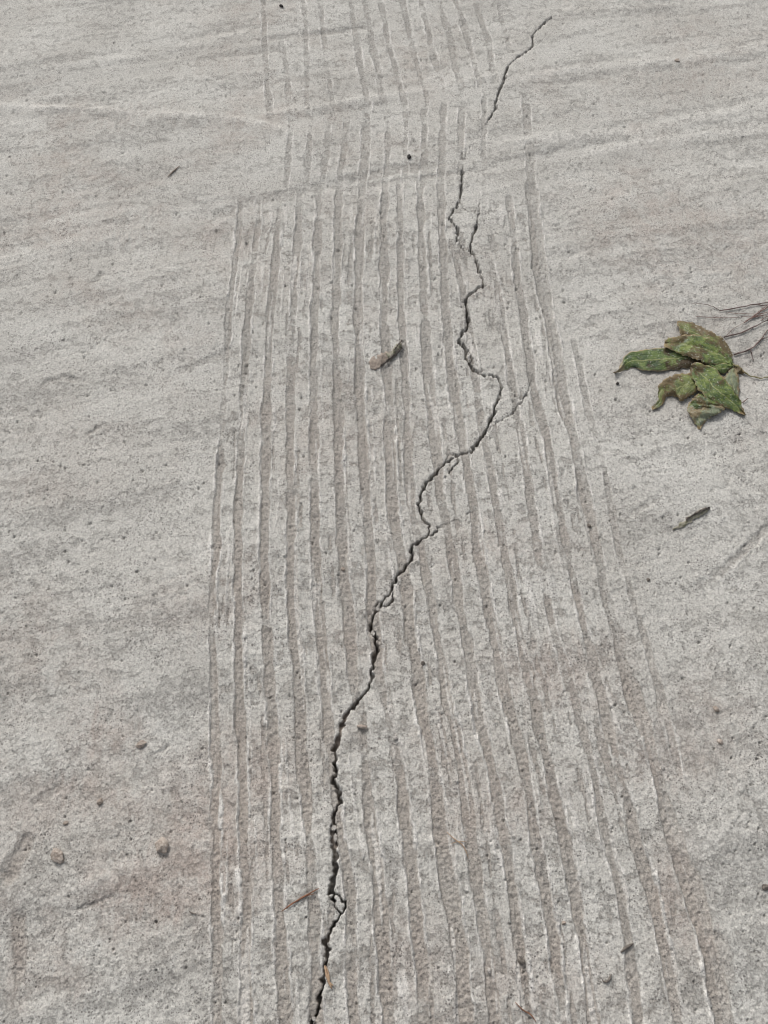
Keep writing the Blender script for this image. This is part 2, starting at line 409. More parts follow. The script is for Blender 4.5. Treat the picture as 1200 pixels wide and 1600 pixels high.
# --- the crack
CRACK = [
    ([(862, 28, 2.5), (850, 38, 4), (832, 55, 3), (832, 75, 4.5), (818, 85, 3), (800, 98, 3), (792, 108, 4.5), (786, 130, 5.5), (780, 145, 4), (775, 160, 4), (774, 172, 5), (765, 185, 3.5),
      (757, 196, .6), (750, 205, .3), (735, 228, .5), (728, 240, 1.2), (722, 262, 1.2), (722, 280, 5), (720, 305, 5), (718, 312, 2), (722, 322, 2)], 1),
    ([(718, 312, 2.6), (708, 332, 3.2), (702, 343, 2.5), (712, 354, 5), (716, 366, 5), (713, 380, 1.6), (728, 392, 1.5)], 1),
    ([(722, 322, 2), (730, 332, 2), (748, 330, 2)], .5),
    ([(749, 316, 2), (749, 330, 2), (746, 345, 3), (743, 362, 5), (735, 380, 5), (735, 393, 6), (743, 400, 4), (745, 412, 6), (749, 422, 9), (752, 432, 5), (757, 440, 5), (754, 446, 6), (740, 455, 4), (728, 467, 7),
      (729, 480, 6), (731, 490, 6), (733, 500, 6), (730, 510, 5), (716, 527, 5), (719, 533, 8), (730, 546, 8), (728, 555, 10), (731, 562, 7), (738, 572, 5), (746, 582, 7), (760, 586, 3.5), (780, 590, 4), (783, 600, 6),
      (783, 613, 6), (778, 622, 5), (775, 635, 7), (768, 655, 6), (758, 675, 7), (745, 695, 7), (738, 704, 5), (720, 711, 3), (712, 713, 3), (700, 722, 4), (690, 730, 5), (675, 745, 7), (663, 760, 7),
      (656, 775, 6), (656, 782, 6), (656, 796, 8), (660, 810, 7), (670, 820, 4), (673, 828, 4), (670, 836, 4), (660, 842, 4), (648, 850, 7), (645, 857, 9), (643, 872, 11), (638, 880, 8), (628, 890, 6), (620, 900, 7),
      (614, 915, 7), (610, 925, 6), (600, 937, 4), (591, 948, 5), (582, 962, 6), (578, 975, 8), (585, 990, 9), (589, 1005, 9), (587, 1020, 11), (583, 1040, 8), (580, 1065, 7), (573, 1080, 8), (558, 1098, 9), (545, 1110, 9),
      (537, 1125, 10), (532, 1140, 12), (526, 1158, 13), (524, 1175, 8), (524, 1195, 9), (522, 1222, 9), (530, 1240, 9), (533, 1252, 7), (525, 1260, 6), (523, 1275, 9), (521, 1290, 14), (520, 1310, 14), (523, 1330, 13),
      (524, 1355, 11), (520, 1375, 9), (517, 1395, 9), (521, 1406, 8), (527, 1420, 5), (530, 1427, 6), (528, 1435, 7), (517, 1455, 9), (509, 1472, 11), (512, 1488, 8), (508, 1510, 8), (504, 1535, 8), (499, 1562, 8), (495, 1585, 12), (487, 1600, 9), (480, 1640, 9), (478, 1700, 8), (462, 1780, 8)], 1),
    ([(614, 918, 4), (615, 935, 4), (610, 944, 4), (598, 946, 3.5), (590, 952, 3)], .8),
    ([(600, 937, 3), (592, 938, 3), (588, 950, 3)], .6),
    ([(673, 824, 3), (684, 822, 2.5), (682, 830, 4), (672, 838, 3)], .8),
    ([(684, 822, 2), (698, 817, 2), (715, 814, 1.7), (728, 812, 1.7), (732, 802, 2.2), (737, 798, 1.5)], .45),
    ([(773, 662, 1.6), (785, 656, 2.2), (797, 648, 3.2), (806, 638, 2.8), (815, 628, 2.6), (824, 612, 2.6), (829, 600, 2), (832, 585, 1.6)], .5),
    ([(790, 596, 1.4), (800, 608, 1.8), (808, 618, 2), (814, 624, 2)], .4),
    ([(760, 680, 1.4), (768, 668, 1.6), (776, 660, 1.5)], .35),
    ([(712, 712, 3), (716, 722, 4), (707, 732, 4.5), (701, 737, 3)], .8),
    ([(713, 713, 2), (702, 710, 2), (696, 722, 2.5), (692, 730, 3)], .5),
    ([(648, 850, 2.2), (641, 842, 1.7), (641, 828, 1.6), (644, 818, 1.4)], .4),
    ([(519, 1402, 4), (528, 1400, 4), (535, 1406, 5), (537, 1416, 6), (533, 1426, 5)], .8),
    ([(776, 622, 2), (783, 622, 2.4), (786, 612, 2)], .6),
    ([(746, 582, 1.5), (760, 576, 1.6), (776, 574, 1.6)], .35),
    ([(730, 548, 2), (738, 556, 3.5), (737, 566, 3)], .6),
    ([(728, 236, 1.6), (718, 242, 2), (722, 250, 2)], .5),
    ([(487, 1600, 3), (480, 1596, 3), (484, 1588, 2)], .5),
    ([(575, 975, 2), (573, 962, 2), (580, 955, 2.2)], .5),
]
depth = np.zeros((nR, nC))
for path, dp in CRACK:
    p = pts([(a, b) for a, b, _ in path])
    wd = np.array([c / ppm(b) * 0.5 * (0.48 if b > 330 else 0.46) for a, b, c in path])
    for k, sl, xa, ya, dx, dy, L2 in seg_dist(p, 0.016):
        jx = 0.0019 * perlin(X[sl] * 95, Y[sl] * 95, 141) + 0.0021 * perlin(X[sl] * 210, Y[sl] * 210, 143)
        jy = 0.0019 * perlin(X[sl] * 95, Y[sl] * 95, 142) + 0.0021 * perlin(X[sl] * 210, Y[sl] * 210, 144)
        qx, qy = X[sl] - xa + jx, Y[sl] - ya + jy
        t = np.clip((qx * dx + qy * dy) / L2, 0, 1)
        dd = np.hypot(qx - t * dx, qy - t * dy)
        w = wd[k] + t * (wd[k + 1] - wd[k])
        q = dd - w
        wide = np.clip(w / 0.0016, 0, 1)
        D = (0.004 + 0.022 * wide) * dp
        prof = D * (1 - sstep(-0.0007, 0.0003, q)) + 0.0012 * np.exp(-np.maximum(q, 0) / 0.0011) * wide
        depth[sl] = np.maximum(depth[sl], prof)
# earth washed into parts of the crack lifts its floor
pr = Prow[:, None]
fill = np.exp(-((pr - 1140) / 34) ** 2) + 0.75 * np.exp(-((pr - 1310) / 26) ** 2) + 0.55 * np.exp(-((pr - 1470) / 18) ** 2) + 0.35 * np.exp(-((pr - 1085) / 14) ** 2)
fill = np.clip(fill * (0.9 + 0.4 * perlin(X * 60, Y * 60, 150)), 0, 1)
maxd = 0.016 * (1 - 0.72 * fill) * (0.85 + 0.35 * perlin(X * 45, Y * 45, 152))
soil = sstep(0.0030, 0.0042, depth) * np.clip(0.35 + fill, 0, 1)
depth = np.where(depth > maxd, maxd + 0.0016 * crumb * fine, depth)
Zh -= depth * fine

raked = inband.copy()
dirt = np.zeros((nR, nC))
for cx, cy, rx, ry, am in [(880, 1050, 90, 50, .8), (1080, 1410, 40, 90, .9), (830, 1530, 120, 60, .7), (640, 1500, 60, 90, .6), (420, 1190, 70, 70, .8), (352, 1310, 60, 120, .7),
                           (230, 1390, 90, 45, 1.1), (310, 1320, 40, 90, .8), (150, 1150, 45, 30, .9), (100, 1240, 60, 30, .7), (280, 960, 60, 40, .4), (60, 760, 90, 30, .4), (60, 1290, 50, 30, .6), (200, 1260, 50, 25, .6), (28, 1480, 18, 70, .9), (110, 1530, 50, 25, .5), (1000, 1190, 80, 50, .7),
                           (790, 1270, 90, 50, .7), (700, 1180, 70, 60, .5), (1110, 1180, 60, 40, .4), (560, 1000, 60, 40, .4), (370, 920, 50, 60, .5), (560, 690, 120, 40, .35), (780, 850, 80, 30, .5),
                           (1130, 1470, 25, 25, .6), (450, 430, 60, 25, .4), (360, 90, 60, 16, .4), (200, 180, 120, 10, .4), (1060, 130, 110, 12, .4), (1100, 345, 120, 14, .35), (180, 360, 120, 16, .4), (120, 680, 100, 40, .3)]:
    ax, ay = Pcol[None, :] - cx, Prow[:, None] - cy
    ax, ay = ax + 45 * patch, ay + 30 * edge_n
    dirt += am * np.exp(-(ax / rx) ** 2 - (ay / ry) ** 2)
for w_, d_, p_ in GROOVES:
    if p_[-1][1] < 300:
        gx, gy = pts(p_)
        raked = np.maximum(raked, .6 * np.exp(-((X - np.interp(Y, gy[::-1], gx[::-1])) / .025) ** 2) * (Y > gy.min() - .02) * (Y < gy.max() + .02))
# small aggregate knobs standing proud
kn = perlin(X * 120, Y * 120, 160)
Zh += fine * 0.0007 * sstep(0.62, 0.85, kn)

nv = nR * nC
co = np.empty((nv, 3), np.float32)
co[:, 0] = X.ravel()
co[:, 1] = Y.ravel()
co[:, 2] = Zh.ravel()
ii = np.arange(nv, dtype=np.int32).reshape(nR, nC)
quads = np.stack([ii[:-1, :-1], ii[:-1, 1:], ii[1:, 1:], ii[1:, :-1]], -1).reshape(-1, 4)
nf = len(quads)
gm = bpy.data.meshes.new("concrete_pavement")
gm.vertices.add(nv)
gm.vertices.foreach_set("co", co.ravel())
gm.loops.add(nf * 4)
gm.loops.foreach_set("vertex_index", quads.ravel())
gm.polygons.add(nf)
gm.polygons.foreach_set("loop_start", np.arange(0, nf * 4, 4, dtype=np.int32))
gm.polygons.foreach_set("use_smooth", np.ones(nf, bool))
gm.update(calc_edges=True)
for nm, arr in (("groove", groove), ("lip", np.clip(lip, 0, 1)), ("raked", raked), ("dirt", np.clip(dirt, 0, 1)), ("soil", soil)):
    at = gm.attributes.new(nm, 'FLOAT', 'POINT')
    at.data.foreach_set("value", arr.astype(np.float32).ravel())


def height(x, y, rad=0.0, mode='max'):
    r = np.searchsorted(Yr, y)
    r = int(np.clip(r, 1, nR - 1))
    c = int(np.clip(np.searchsorted(U, x / HW[r]), 1, nC - 1))
    if rad <= 0:
        return float(Zh[r, c])
    k = max(1, int(rad / max(1e-4, X[r, c] - X[r, c - 1])))
    win = Zh[max(0, r - k):r + k + 1, max(0, c - k):c + k + 1]
    return float(win.max() if mode == 'max' else np.median(win) if mode == 'med' else win.min())


# ------------------------------------------------------------------ materials
class NT:
    def __init__(self, name):
        self.m = bpy.data.materials.new(name)
        self.m.use_nodes = True
        self.t = self.m.node_tree
        self.t.nodes.clear()
        self.out = self.n('ShaderNodeOutputMaterial')
        self.b = self.n('ShaderNodeBsdfPrincipled')
        self.l(self.b.outputs[0], self.out.inputs['Surface'])
        self.tc = self.n('ShaderNodeTexCoord').outputs['Object']

    def n(self, typ, **kw):
        nd = self.t.nodes.new(typ)
        for k, v in kw.items():
            setattr(nd, k, v)
        return nd

    def l(self, a, b):
        self.t.links.new(a, b)

    def noise(self, scale, detail=3, rough=0.55, vec=None, dist=0):
        nd = self.n('ShaderNodeTexNoise')
        nd.inputs['Scale'].default_value = scale
        nd.inputs['Detail'].default_value = detail
        nd.inputs['Roughness'].default_value = rough
        nd.inputs['Distortion'].default_value = dist
        self.l(vec or self.tc, nd.inputs['Vector'])
        return nd.outputs['Fac']

    def mapping(self, rot=(0, 0, 0), scale=(1, 1, 1)):
        nd = self.n('ShaderNodeMapping')
        nd.inputs['Rotation'].default_value = rot
        nd.inputs['Scale'].default_value = scale
        self.l(self.tc, nd.inputs['Vector'])
        return nd.outputs[0]

    def ramp(self, fac, a, b, lo=0.0, hi=1.0):
        nd = self.n('ShaderNodeMapRange')
        nd.interpolation_type = 'SMOOTHSTEP'
        nd.inputs['From Min'].default_value = a
        nd.inputs['From Max'].default_value = b
        nd.inputs['To Min'].default_value = lo
        nd.inputs['To Max'].default_value = hi
        self.l(fac, nd.inputs['Value'])
        return nd.outputs[0]

    def math(self, op, a, b=None):
        nd = self.n('ShaderNodeMath', operation=op)
        for i, v in enumerate((a, b)):
            if v is None:
                continue
            if isinstance(v, (int, float)):
                nd.inputs[i].default_value = v
            else:
                self.l(v, nd.inputs[i])
        return nd.outputs[0]

    def mix(self, fac, a, b):
        nd = self.n('ShaderNodeMix', data_type='RGBA')
        for sock, v in ((nd.inputs[0], fac), (nd.inputs[6], a), (nd.inputs[7], b)):
            if isinstance(v, (int, float)):
                sock.default_value = v
            elif isinstance(v, tuple):
                sock.default_value = (*v, 1)
            else:
                self.l(v, sock)
        return nd.outputs[2]

    def attr(self, name):
        nd = self.n('ShaderNodeAttribute')
        nd.attribute_name = name
        return nd.outputs['Fac']

    def bump(self, h, strength, dist, prev=None):
        nd = self.n('ShaderNodeBump')
        nd.inputs['Strength'].default_value = strength
        nd.inputs['Distance'].default_value = dist
        self.l(h, nd.inputs['Height'])
        if prev:
            self.l(prev, nd.inputs['Normal'])
        return nd.outputs[0]

    def done(self, color, rough=0.9, normal=None, spec=0.3):
        if isinstance(color, tuple):
            self.b.inputs['Base Color'].default_value = (*color, 1)
        else:
            self.l(color, self.b.inputs['Base Color'])
        self.b.inputs['Roughness'].default_value = rough
        self.b.inputs['Specular IOR Level'].default_value = spec
        if normal:
            self.l(normal, self.b.inputs['Normal'])
        return self.m


def mat_concrete():
    k = NT("weathered_concrete")
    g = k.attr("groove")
    so = k.attr("soil")
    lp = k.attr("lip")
    rot_v = k.mapping(rot=(0, 0, -math.atan(SL)))
    sc2 = k.n('ShaderNodeMapping')
    sc2.inputs['Scale'].default_value = (4, 26, 10)
    k.l(rot_v, sc2.inputs['Vector'])
    str_v = sc2.outputs[0]
    rk = k.attr("raked")
    # exposed sand where the cement skin has worn off, pale skin elsewhere
    sand = k.mix(k.ramp(k.noise(16, 3), 0.35, 0.65), (0.338, 0.318, 0.288), (0.368, 0.354, 0.325))
    skin = k.mix(k.ramp(k.noise(9, 4), 0.3, 0.7), (0.440, 0.425, 0.392), (0.508, 0.497, 0.464))
    streak = k.ramp(k.noise(1.0, 4, 0.62, str_v), 0.34, 0.68, 0.04, -0.06)
    sm = k.math('ADD', k.noise(75, 7, 0.80), streak)
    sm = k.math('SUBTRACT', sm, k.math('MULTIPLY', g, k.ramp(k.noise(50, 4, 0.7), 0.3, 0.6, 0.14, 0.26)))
    sy_ = k.n('ShaderNodeSeparateXYZ')
    k.l(k.tc, sy_.inputs[0])
    sm = k.math('ADD', sm, k.ramp(sy_.outputs[1], 0.15, 0.60, 0.016, 0.035))      # skin is more worn at the near end
    skm = k.ramp(sm, 0.40, 0.50)
    smooth_sand = k.mix(k.math('MULTIPLY', k.math('SUBTRACT', 1.0, rk), 0.62), sand, skin)   # unraked part keeps most of its skin
    col = k.mix(skm, smooth_sand, skin)
    grey = k.ramp(k.noise(1.0, 5, 0.6, str_v), 0.48, 0.66, 0, 0.26)
    col = k.mix(k.math('MULTIPLY', grey, k.math('SUBTRACT', 1.0, g)), col, (0.355, 0.345, 0.325))
    # thin brownish dust film, patchy
    dust = k.math('MULTIPLY', k.ramp(k.noise(3.4, 5, 0.62, None, 0.6), 0.46, 0.66), k.ramp(k.noise(30, 6, 0.75), 0.36, 0.62))
    col = k.mix(k.math('MULTIPLY', dust, 0.48), col, (0.36, 0.312, 0.275))
    dm = k.math('MULTIPLY', k.attr("dirt"), k.ramp(k.noise(55, 6, 0.75), 0.34, 0.60, 0.22, 0.66))
    col = k.mix(dm, col, (0.345, 0.285, 0.248))
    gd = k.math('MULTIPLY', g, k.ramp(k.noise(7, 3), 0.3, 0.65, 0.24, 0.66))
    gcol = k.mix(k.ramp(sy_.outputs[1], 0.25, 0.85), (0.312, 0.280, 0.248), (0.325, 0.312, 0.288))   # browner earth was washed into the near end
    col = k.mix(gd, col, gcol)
    col = k.mix(k.math('MULTIPLY', lp, 0.9), col, (0.63, 0.61, 0.575))  # burrs and stroke crests lightened: clean paste plus the light they catch
    # sand grain mottling, coarse and fine
    for sc_, a_, b_, lo, hi in ((330, 0.30, 0.60, 0.74, 1.08), (700, 0.30, 0.66, 0.78, 1.16)):
        f = k.ramp(k.noise(sc_, 3, 0.75), a_, b_, lo, hi)
        mx = k.n('ShaderNodeVectorMath', operation='SCALE')
        k.l(col, mx.inputs[0])
        k.l(f, mx.inputs['Scale'])
        col = mx.outputs[0]
    # dark dots: mineral sand grains, and the shade inside pores painted in
    for sc, th, amt in ((330, 0.20, 0.8), (620, 0.22, 0.8)):
        vo = k.n('ShaderNodeTexVoronoi', feature='F1')
        vo.inputs['Scale'].default_value = sc
        vo.inputs['Randomness'].default_value = 1
        k.l(k.tc, vo.inputs['Vector'])
        sep = k.n('ShaderNodeSeparateColor')
        k.l(vo.outputs['Color'], sep.inputs[0])
        pick = k.ramp(sep.outputs[0], 0.52, 0.80)
        zone = k.ramp(k.noise(22, 4, 0.6), 0.40, 0.62, 0.3, 1.0)
        dot = k.math('MULTIPLY', k.ramp(vo.outputs['Distance'], th, th + 0.18, 1.0, 0.0), k.math('MULTIPLY', pick, zone))
        col = k.mix(k.math('MULTIPLY', dot, amt), col, (0.10, 0.09, 0.085))
    col = k.mix(k.math('MULTIPLY', so, 0.8), col, (0.155, 0.118, 0.092))
    n1 = k.bump(k.noise(1500, 3, 0.7), 0.6, 0.0006)
    n2 = k.bump(k.noise(480, 3, 0.7), 0.7, 0.0012, n1)
    n2 = k.bump(skm, 0.8, 0.0007, n2)
    return k.done(col, 0.93, n2, 0.2)


def mat_leaf(name, green, dark, brown, brown_amt, tip=(0.24, 0.18, 0.095), bx=0.0):
    """uv.x along the leaf, uv.y across; browning and veins are the leaf's own colour"""
    k = NT(name)
    uvn = k.n('ShaderNodeUVMap')
    sep = k.n('ShaderNodeSeparateXYZ')
    k.l(uvn.outputs[0], sep.inputs[0])
    ux, uy = sep.outputs[0], sep.outputs[1]
    across = k.math('ABSOLUTE', k.math('SUBTRACT', uy, 0.5))
    col = k.mix(k.ramp(k.noise(90, 5, 0.75), 0.36, 0.60), green, dark)
    col = k.mix(k.ramp(k.noise(30, 4, 0.6), 0.50, 0.64, 0, 0.6), col, (0.20, 0.235, 0.075))
    col = k.mix(k.ramp(k.noise(46, 3, 0.6), 0.57, 0.68, 0, 0.45), col, (0.16, 0.19, 0.15))
    veinco = k.math('SUBTRACT', k.math('MULTIPLY', ux, 9.0), k.math('MULTIPLY', across, 5.0))
    vf = k.math('PINGPONG', veinco, 0.5)
    vein = k.ramp(vf, 0.0, 0.10, 1, 0)
    midrib = k.ramp(across, 0.008, 0.035, 1, 0)
    col = k.mix(k.math('MULTIPLY', vein, 0.22), col, (0.20, 0.23, 0.09))
    col = k.mix(k.math('MULTIPLY', midrib, 0.75), col, (0.26, 0.27, 0.12))
    br = k.ramp(k.math('ADD', k.noise(42, 4, 0.65), k.math('ADD', k.math('MULTIPLY', across, 0.22), k.math('MULTIPLY', k.math('SUBTRACT', ux, 0.5), bx))), 0.64 - brown_amt, 0.74 - brown_amt)
    col = k.mix(k.math('MULTIPLY', br, 0.85), col, brown)
    edge = k.ramp(k.math('ADD', across, k.math('MULTIPLY', k.noise(110, 3), 0.12)), 0.50, 0.56)
    col = k.mix(k.math('MULTIPLY', edge, 0.8), col, tip)
    tipm = k.ramp(k.math('ADD', ux, k.math('MULTIPLY', k.noise(60, 3), 0.25)), 0.98, 1.12)
    col = k.mix(tipm, col, tip)
    col = k.mix(k.ramp(k.noise(420, 2, 0.6), 0.61, 0.70, 0, 0.75), col, (0.42, 0.43, 0.37))     # dust grains
    hgt = k.math('ADD', k.noise(160, 3), k.math('MULTIPLY', vein, -0.5))
    return k.done(col, 0.55, k.bump(hgt, 0.7, 0.0018), 0.3)


def mat_plain(name, a, b, scale=200, rough=0.85, bscale=500, bd=0.0006):
    k = NT(name)
    col = k.mix(k.ramp(k.noise(scale, 4, 0.65), 0.35, 0.65), a, b)
    return k.done(col, rough, k.bump(k.noise(bscale, 3, 0.65), 0.7, bd), 0.25)


M_CON = mat_concrete()
M_LEAF = [mat_leaf("leaf_green", (0.165, 0.210, 0.055), (0.055, 0.086, 0.030), (0.092, 0.058, 0.028), 0.10),
          mat_leaf("leaf_green_browned", (0.105, 0.150, 0.042), (0.040, 0.066, 0.028), (0.062, 0.036, 0.024), 0.11, (0.34, 0.27, 0.17), -0.30),
          mat_leaf("leaf_olive", (0.170, 0.190, 0.065), (0.080, 0.100, 0.038), (0.110, 0.070, 0.036), 0.15),
          mat_leaf("leaf_pale_underside", (0.22, 0.24, 0.165), (0.14, 0.165, 0.10), (0.20, 0.15, 0.085), 0.12)]
M_STEM = mat_plain("dark_stem", (0.085, 0.058, 0.052), (0.20, 0.15, 0.135), 260)
M_ROOT = mat_plain("reddish_rootlet", (0.15, 0.085, 0.070), (0.22, 0.145, 0.125), 200)
M_TANSTEM = mat_plain("tan_stem", (0.32, 0.28, 0.17), (0.22, 0.20, 0.10), 150)
M_DRY = mat_plain("dry_leaf_brown", (0.34, 0.29, 0.245), (0.21, 0.175, 0.145), 320)
M_DRYG = mat_plain("dry_leaf_olive", (0.19, 0.185, 0.125), (0.32, 0.30, 0.25), 300)
M_DARKD = mat_plain("dark_rotted", (0.085, 0.074, 0.064), (0.17, 0.15, 0.13), 300)
M_STRAW = mat_plain("straw", (0.42, 0.30, 0.20), (0.33, 0.22, 0.14), 300)
M_REDSTRAW = mat_plain("red_straw", (0.23, 0.105, 0.060), (0.16, 0.085, 0.055), 300)
M_CLOD = mat_plain("earth_clod", (0.26, 0.215, 0.18), (0.40, 0.355, 0.31), 420, 0.95, 600, 0.0008)
M_STONE = mat_plain("concrete_crumb", (0.27, 0.25, 0.228), (0.40, 0.385, 0.36), 500, 0.9, 700, 0.0006)
M_BLACK = mat_plain("black_grit", (0.022, 0.020, 0.020), (0.05, 0.045, 0.042), 500)
M_SAND = mat_plain("sand_grain", (0.30, 0.27, 0.24), (0.46, 0.44, 0.41), 900)


# ------------------------------------------------------------------ helpers
def tag(o, label=None, cat=None, group=None, kind=None):
    if label:
        o['label'] = label
    if cat:
        o['category'] = cat
    if group:
        o['group'] = group
    if kind:
        o['kind'] = kind
    return o


def link(name, me, mat, parent=None, loc=None):
    o = bpy.data.objects.new(name, me)
    C.objects.link(o)
    if mat and not me.materials:
        me.materials.append(mat)
    if parent:
        o.parent = parent
        o.location = (0, 0, 0)
    if loc is not None:
        o.location = loc
    return o


def empty(name, loc):
    o = bpy.data.objects.new(name, None)
    o.empty_display_size = 0.02
    C.objects.link(o)
    o.location = loc
    return o


def w3(px, py, z):
    """photo pixel -> world point at height z above the ground plane"""
    x, y = ground(px, py, z)
    return np.array([x, y, z])


def on_ground(px, py, lift):
    """photo pixel -> point lift above the actual concrete there"""
    x, y = ground(px, py)
    for _ in range(3):
        z = height(x, y, 0.002) + lift
        x, y = ground(px, py, z)
    return np.array([x, y, height(x, y, 0.002) + lift])


def tube_mesh(name, P, R, origin, sides=7):
    """bent tapered tube through points P (world), made relative to origin"""
    P = np.array(P, float)
    R = np.array(R, float)
    bm = bmesh.new()
    rings = []
    for i, p in enumerate(P):
        d = P[min(i + 1, len(P) - 1)] - P[max(i - 1, 0)]
        d /= np.linalg.norm(d) + 1e-9
        a = np.cross(d, (0, 0, 1.0))
        if np.linalg.norm(a) < 1e-3:
            a = np.array((1.0, 0, 0))
        a /= np.linalg.norm(a)
        b = np.cross(d, a)
        ring = []
        for s in range(sides):
            th = 2 * math.pi * s / sides
            rr = R[i] * (1 + 0.18 * math.sin(3 * th + i * 2.1) + random.uniform(-.08, .08))
            q = p + rr * (math.cos(th) * a + math.sin(th) * b) - origin
            ring.append(bm.verts.new(q))
        rings.append(ring)
    for a, b in zip(rings[:-1], rings[1:]):
        for s in range(sides):
            bm.faces.new((a[s], a[(s + 1) % sides], b[(s + 1) % sides], b[s]))
    bm.faces.new(rings[0][::-1])
    bm.faces.new(rings[-1])
    bmesh.ops.recalc_face_normals(bm, faces=bm.faces)
    me = bpy.data.meshes.new(name)
    bm.to_mesh(me)
    bm.free()
    for f in me.polygons:
        f.use_smooth = True
    return me


def resample(P, n, wob=0.0):
    P = np.array(P, float)
    s = np.concatenate([[0], np.cumsum(np.linalg.norm(np.diff(P, axis=0), axis=1))])
    t = np.linspace(0, s[-1], n)
    # Catmull-like smoothing by oversampled linear + box
    Q = np.stack([np.interp(t, s, P[:, k]) for k in range(P.shape[1])], 1)
    for _ in range(2):
        Q[1:-1] = 0.25 * Q[:-2] + 0.5 * Q[1:-1] + 0.25 * Q[2:]
    if wob:
        Q[1:-1, :2] += np.array([[random.uniform(-wob, wob) for _ in range(2)] for _ in range(n - 2)])
    return Q


def leaf_mesh(name, A, B, origin, za, zb, dome, fold=0.0, n=44, m=13, ragged=0.0011, thick=0.00025, seed=0, ripple=0.0009, tear=.06):
    """A, B: photo pixels of the two long edges from stalk to tip; za, zb: their heights (start, middle, end)."""
    r = np.random.default_rng(seed)
    A = resample(A, n)
    B = resample(B, n)
    t = np.linspace(0, 1, n)
    for E, O, q in ((A, B, 0), (B, A, 1)):                     # torn, nibbled margin
        nb = np.clip(perlin(t * 17 + seed * 3.1 + q * 9, np.full(n, 1.7 * seed), 6), -.2, 1) + .5 * np.clip(perlin(t * 38 + seed + q * 5, np.full(n, 2.3), 7), -.2, 1)
        E[1:-1] += ((O - E) * (nb * tear)[:, None])[1:-1]
    hza = np.interp(t, [0, 0.5, 1], za)
    hzb = np.interp(t, [0, 0.5, 1], zb)
    top = np.zeros((n, m, 3))
    for i in range(n):
        for j in range(m):
            s = j / (m - 1)
            px = A[i, 0] * (1 - s) + B[i, 0] * s
            py = A[i, 1] * (1 - s) + B[i, 1] * s
            z = hza[i] * (1 - s) + hzb[i] * s
            arch = dome * (1 - (2 * s - 1) ** 2) * math.sin(math.pi * min(1, 0.12 + 0.88 * t[i])) ** 0.7
            fl = -fold * (1 - abs(2 * s - 1)) ** 2
            rip = ripple * math.sin(9 * t[i] + 3 * s + seed) * (0.3 + abs(2 * s - 1)) + 0.5 * ripple * math.sin(23 * t[i] + 7 * s + seed * 2) + 0.0012 * float(perlin(t[i] * 9 + seed, s * 4, 2)) - 0.0003 * abs(math.sin(14 * t[i] - 8 * abs(s - .5))) ** 4
            z = z + arch + fl + rip
            p = w3(px, py, max(z, 0.0))
            if j in (0, m - 1):
                p[:2] += r.uniform(-ragged, ragged, 2)
            gz = height(p[0], p[1], 0.0015) + thick * 1.5
            p[2] = max(p[2] + height(p[0], p[1], 0.01, 'med'), gz)
            top[i, j] = p
    V, Fc, UV = [], [], []
    for layer in (0, 1):
        for i in range(n):
            for j in range(m):
                q = top[i, j] - origin - np.array([0, 0, thick * layer])
                V.append(q)
                UV.append((t[i], j / (m - 1)))
    N = n * m
    idx = lambda l, i, j: l * N + i * m + j
    for i in range(n - 1):
        for j in range(m - 1):
            Fc.append((idx(0, i, j), idx(0, i, j + 1), idx(0, i + 1, j + 1), idx(0, i + 1, j)))
            Fc.append((idx(1, i, j), idx(1, i + 1, j), idx(1, i + 1, j + 1), idx(1, i, j + 1)))
        for j in (0, m - 1):
            Fc.append((idx(0, i, j), idx(0, i + 1, j), idx(1, i + 1, j), idx(1, i, j)))
    for i in (0, n - 1):
        for j in range(m - 1):
            Fc.append((idx(0, i, j), idx(0, i, j + 1), idx(1, i, j + 1), idx(1, i, j)))
    me = bpy.data.meshes.new(name)
    me.from_pydata([tuple(v) for v in V], [], Fc)
    uv = me.uv_layers.new(name="UVMap")
    for lp in me.loops:
        uv.data[lp.index].uv = UV[lp.vertex_index]
    bm = bmesh.new()
    bm.from_mesh(me)
    bmesh.ops.recalc_face_normals(bm, faces=bm.faces)
    bm.to_mesh(me)
    bm.free()
    for f in me.polygons:
        f.use_smooth = True
    return me


def rock_mesh(name, rx, ry, rz, seed, sub=2, rough=0.28):
    r = np.random.default_rng(seed)
    bm = bmesh.new()
    bmesh.ops.create_icosphere(bm, subdivisions=sub, radius=1)
    off = r.uniform(0, 50, 2)
    planes = [(v / np.linalg.norm(v), r.uniform(0.62, 0.9)) for v in r.normal(size=(7, 3))]
    for v in bm.verts:
        p = np.array(v.co)
        for nrm, dd in planes:                       # broken faces
            e = p @ nrm - dd
            if e > 0:
                p = p - nrm * e * 0.9
        f = 1 + rough * float(perlin(p[0] * 1.7 + off[0], p[1] * 1.7 + p[2] * 1.3 + off[1], seed % 9)) \
            + 0.4 * rough * float(perlin(p[0] * 4 + off[0], p[1] * 4 - p[2] * 4, 3))
        p = p * f
        v.co = (p[0] * rx, p[1] * ry, p[2] * rz)
    me = bpy.data.meshes.new(name)
    bm.to_mesh(me)
    bm.free()
    for f in me.polygons:
        f.use_smooth = False
    return me


# ------------------------------------------------------------------ the setting
pave = link("concrete_pavement", gm, M_CON)
tag(pave, "pale grey concrete pavement raked into long grooves and split by a winding crack", kind="structure")

# ------------------------------------------------------------------ fallen leaf sprig
OX, OY, SC = 920, 440, 1200 / 280.0


def lc(*xy):
    """points read off an enlarged view of the sprig"""
    return [(OX + a / SC, OY + b / SC) for a, b in xy]


sx, sy = ground(1144, 570)
s_or = np.array([sx, sy, height(sx, sy, 0.01, 'med')])
sprig = empty("leaf_sprig", s_or)
tag(sprig, "wilted green sprig of browning leaves lying flat on the concrete", "leaf sprig")


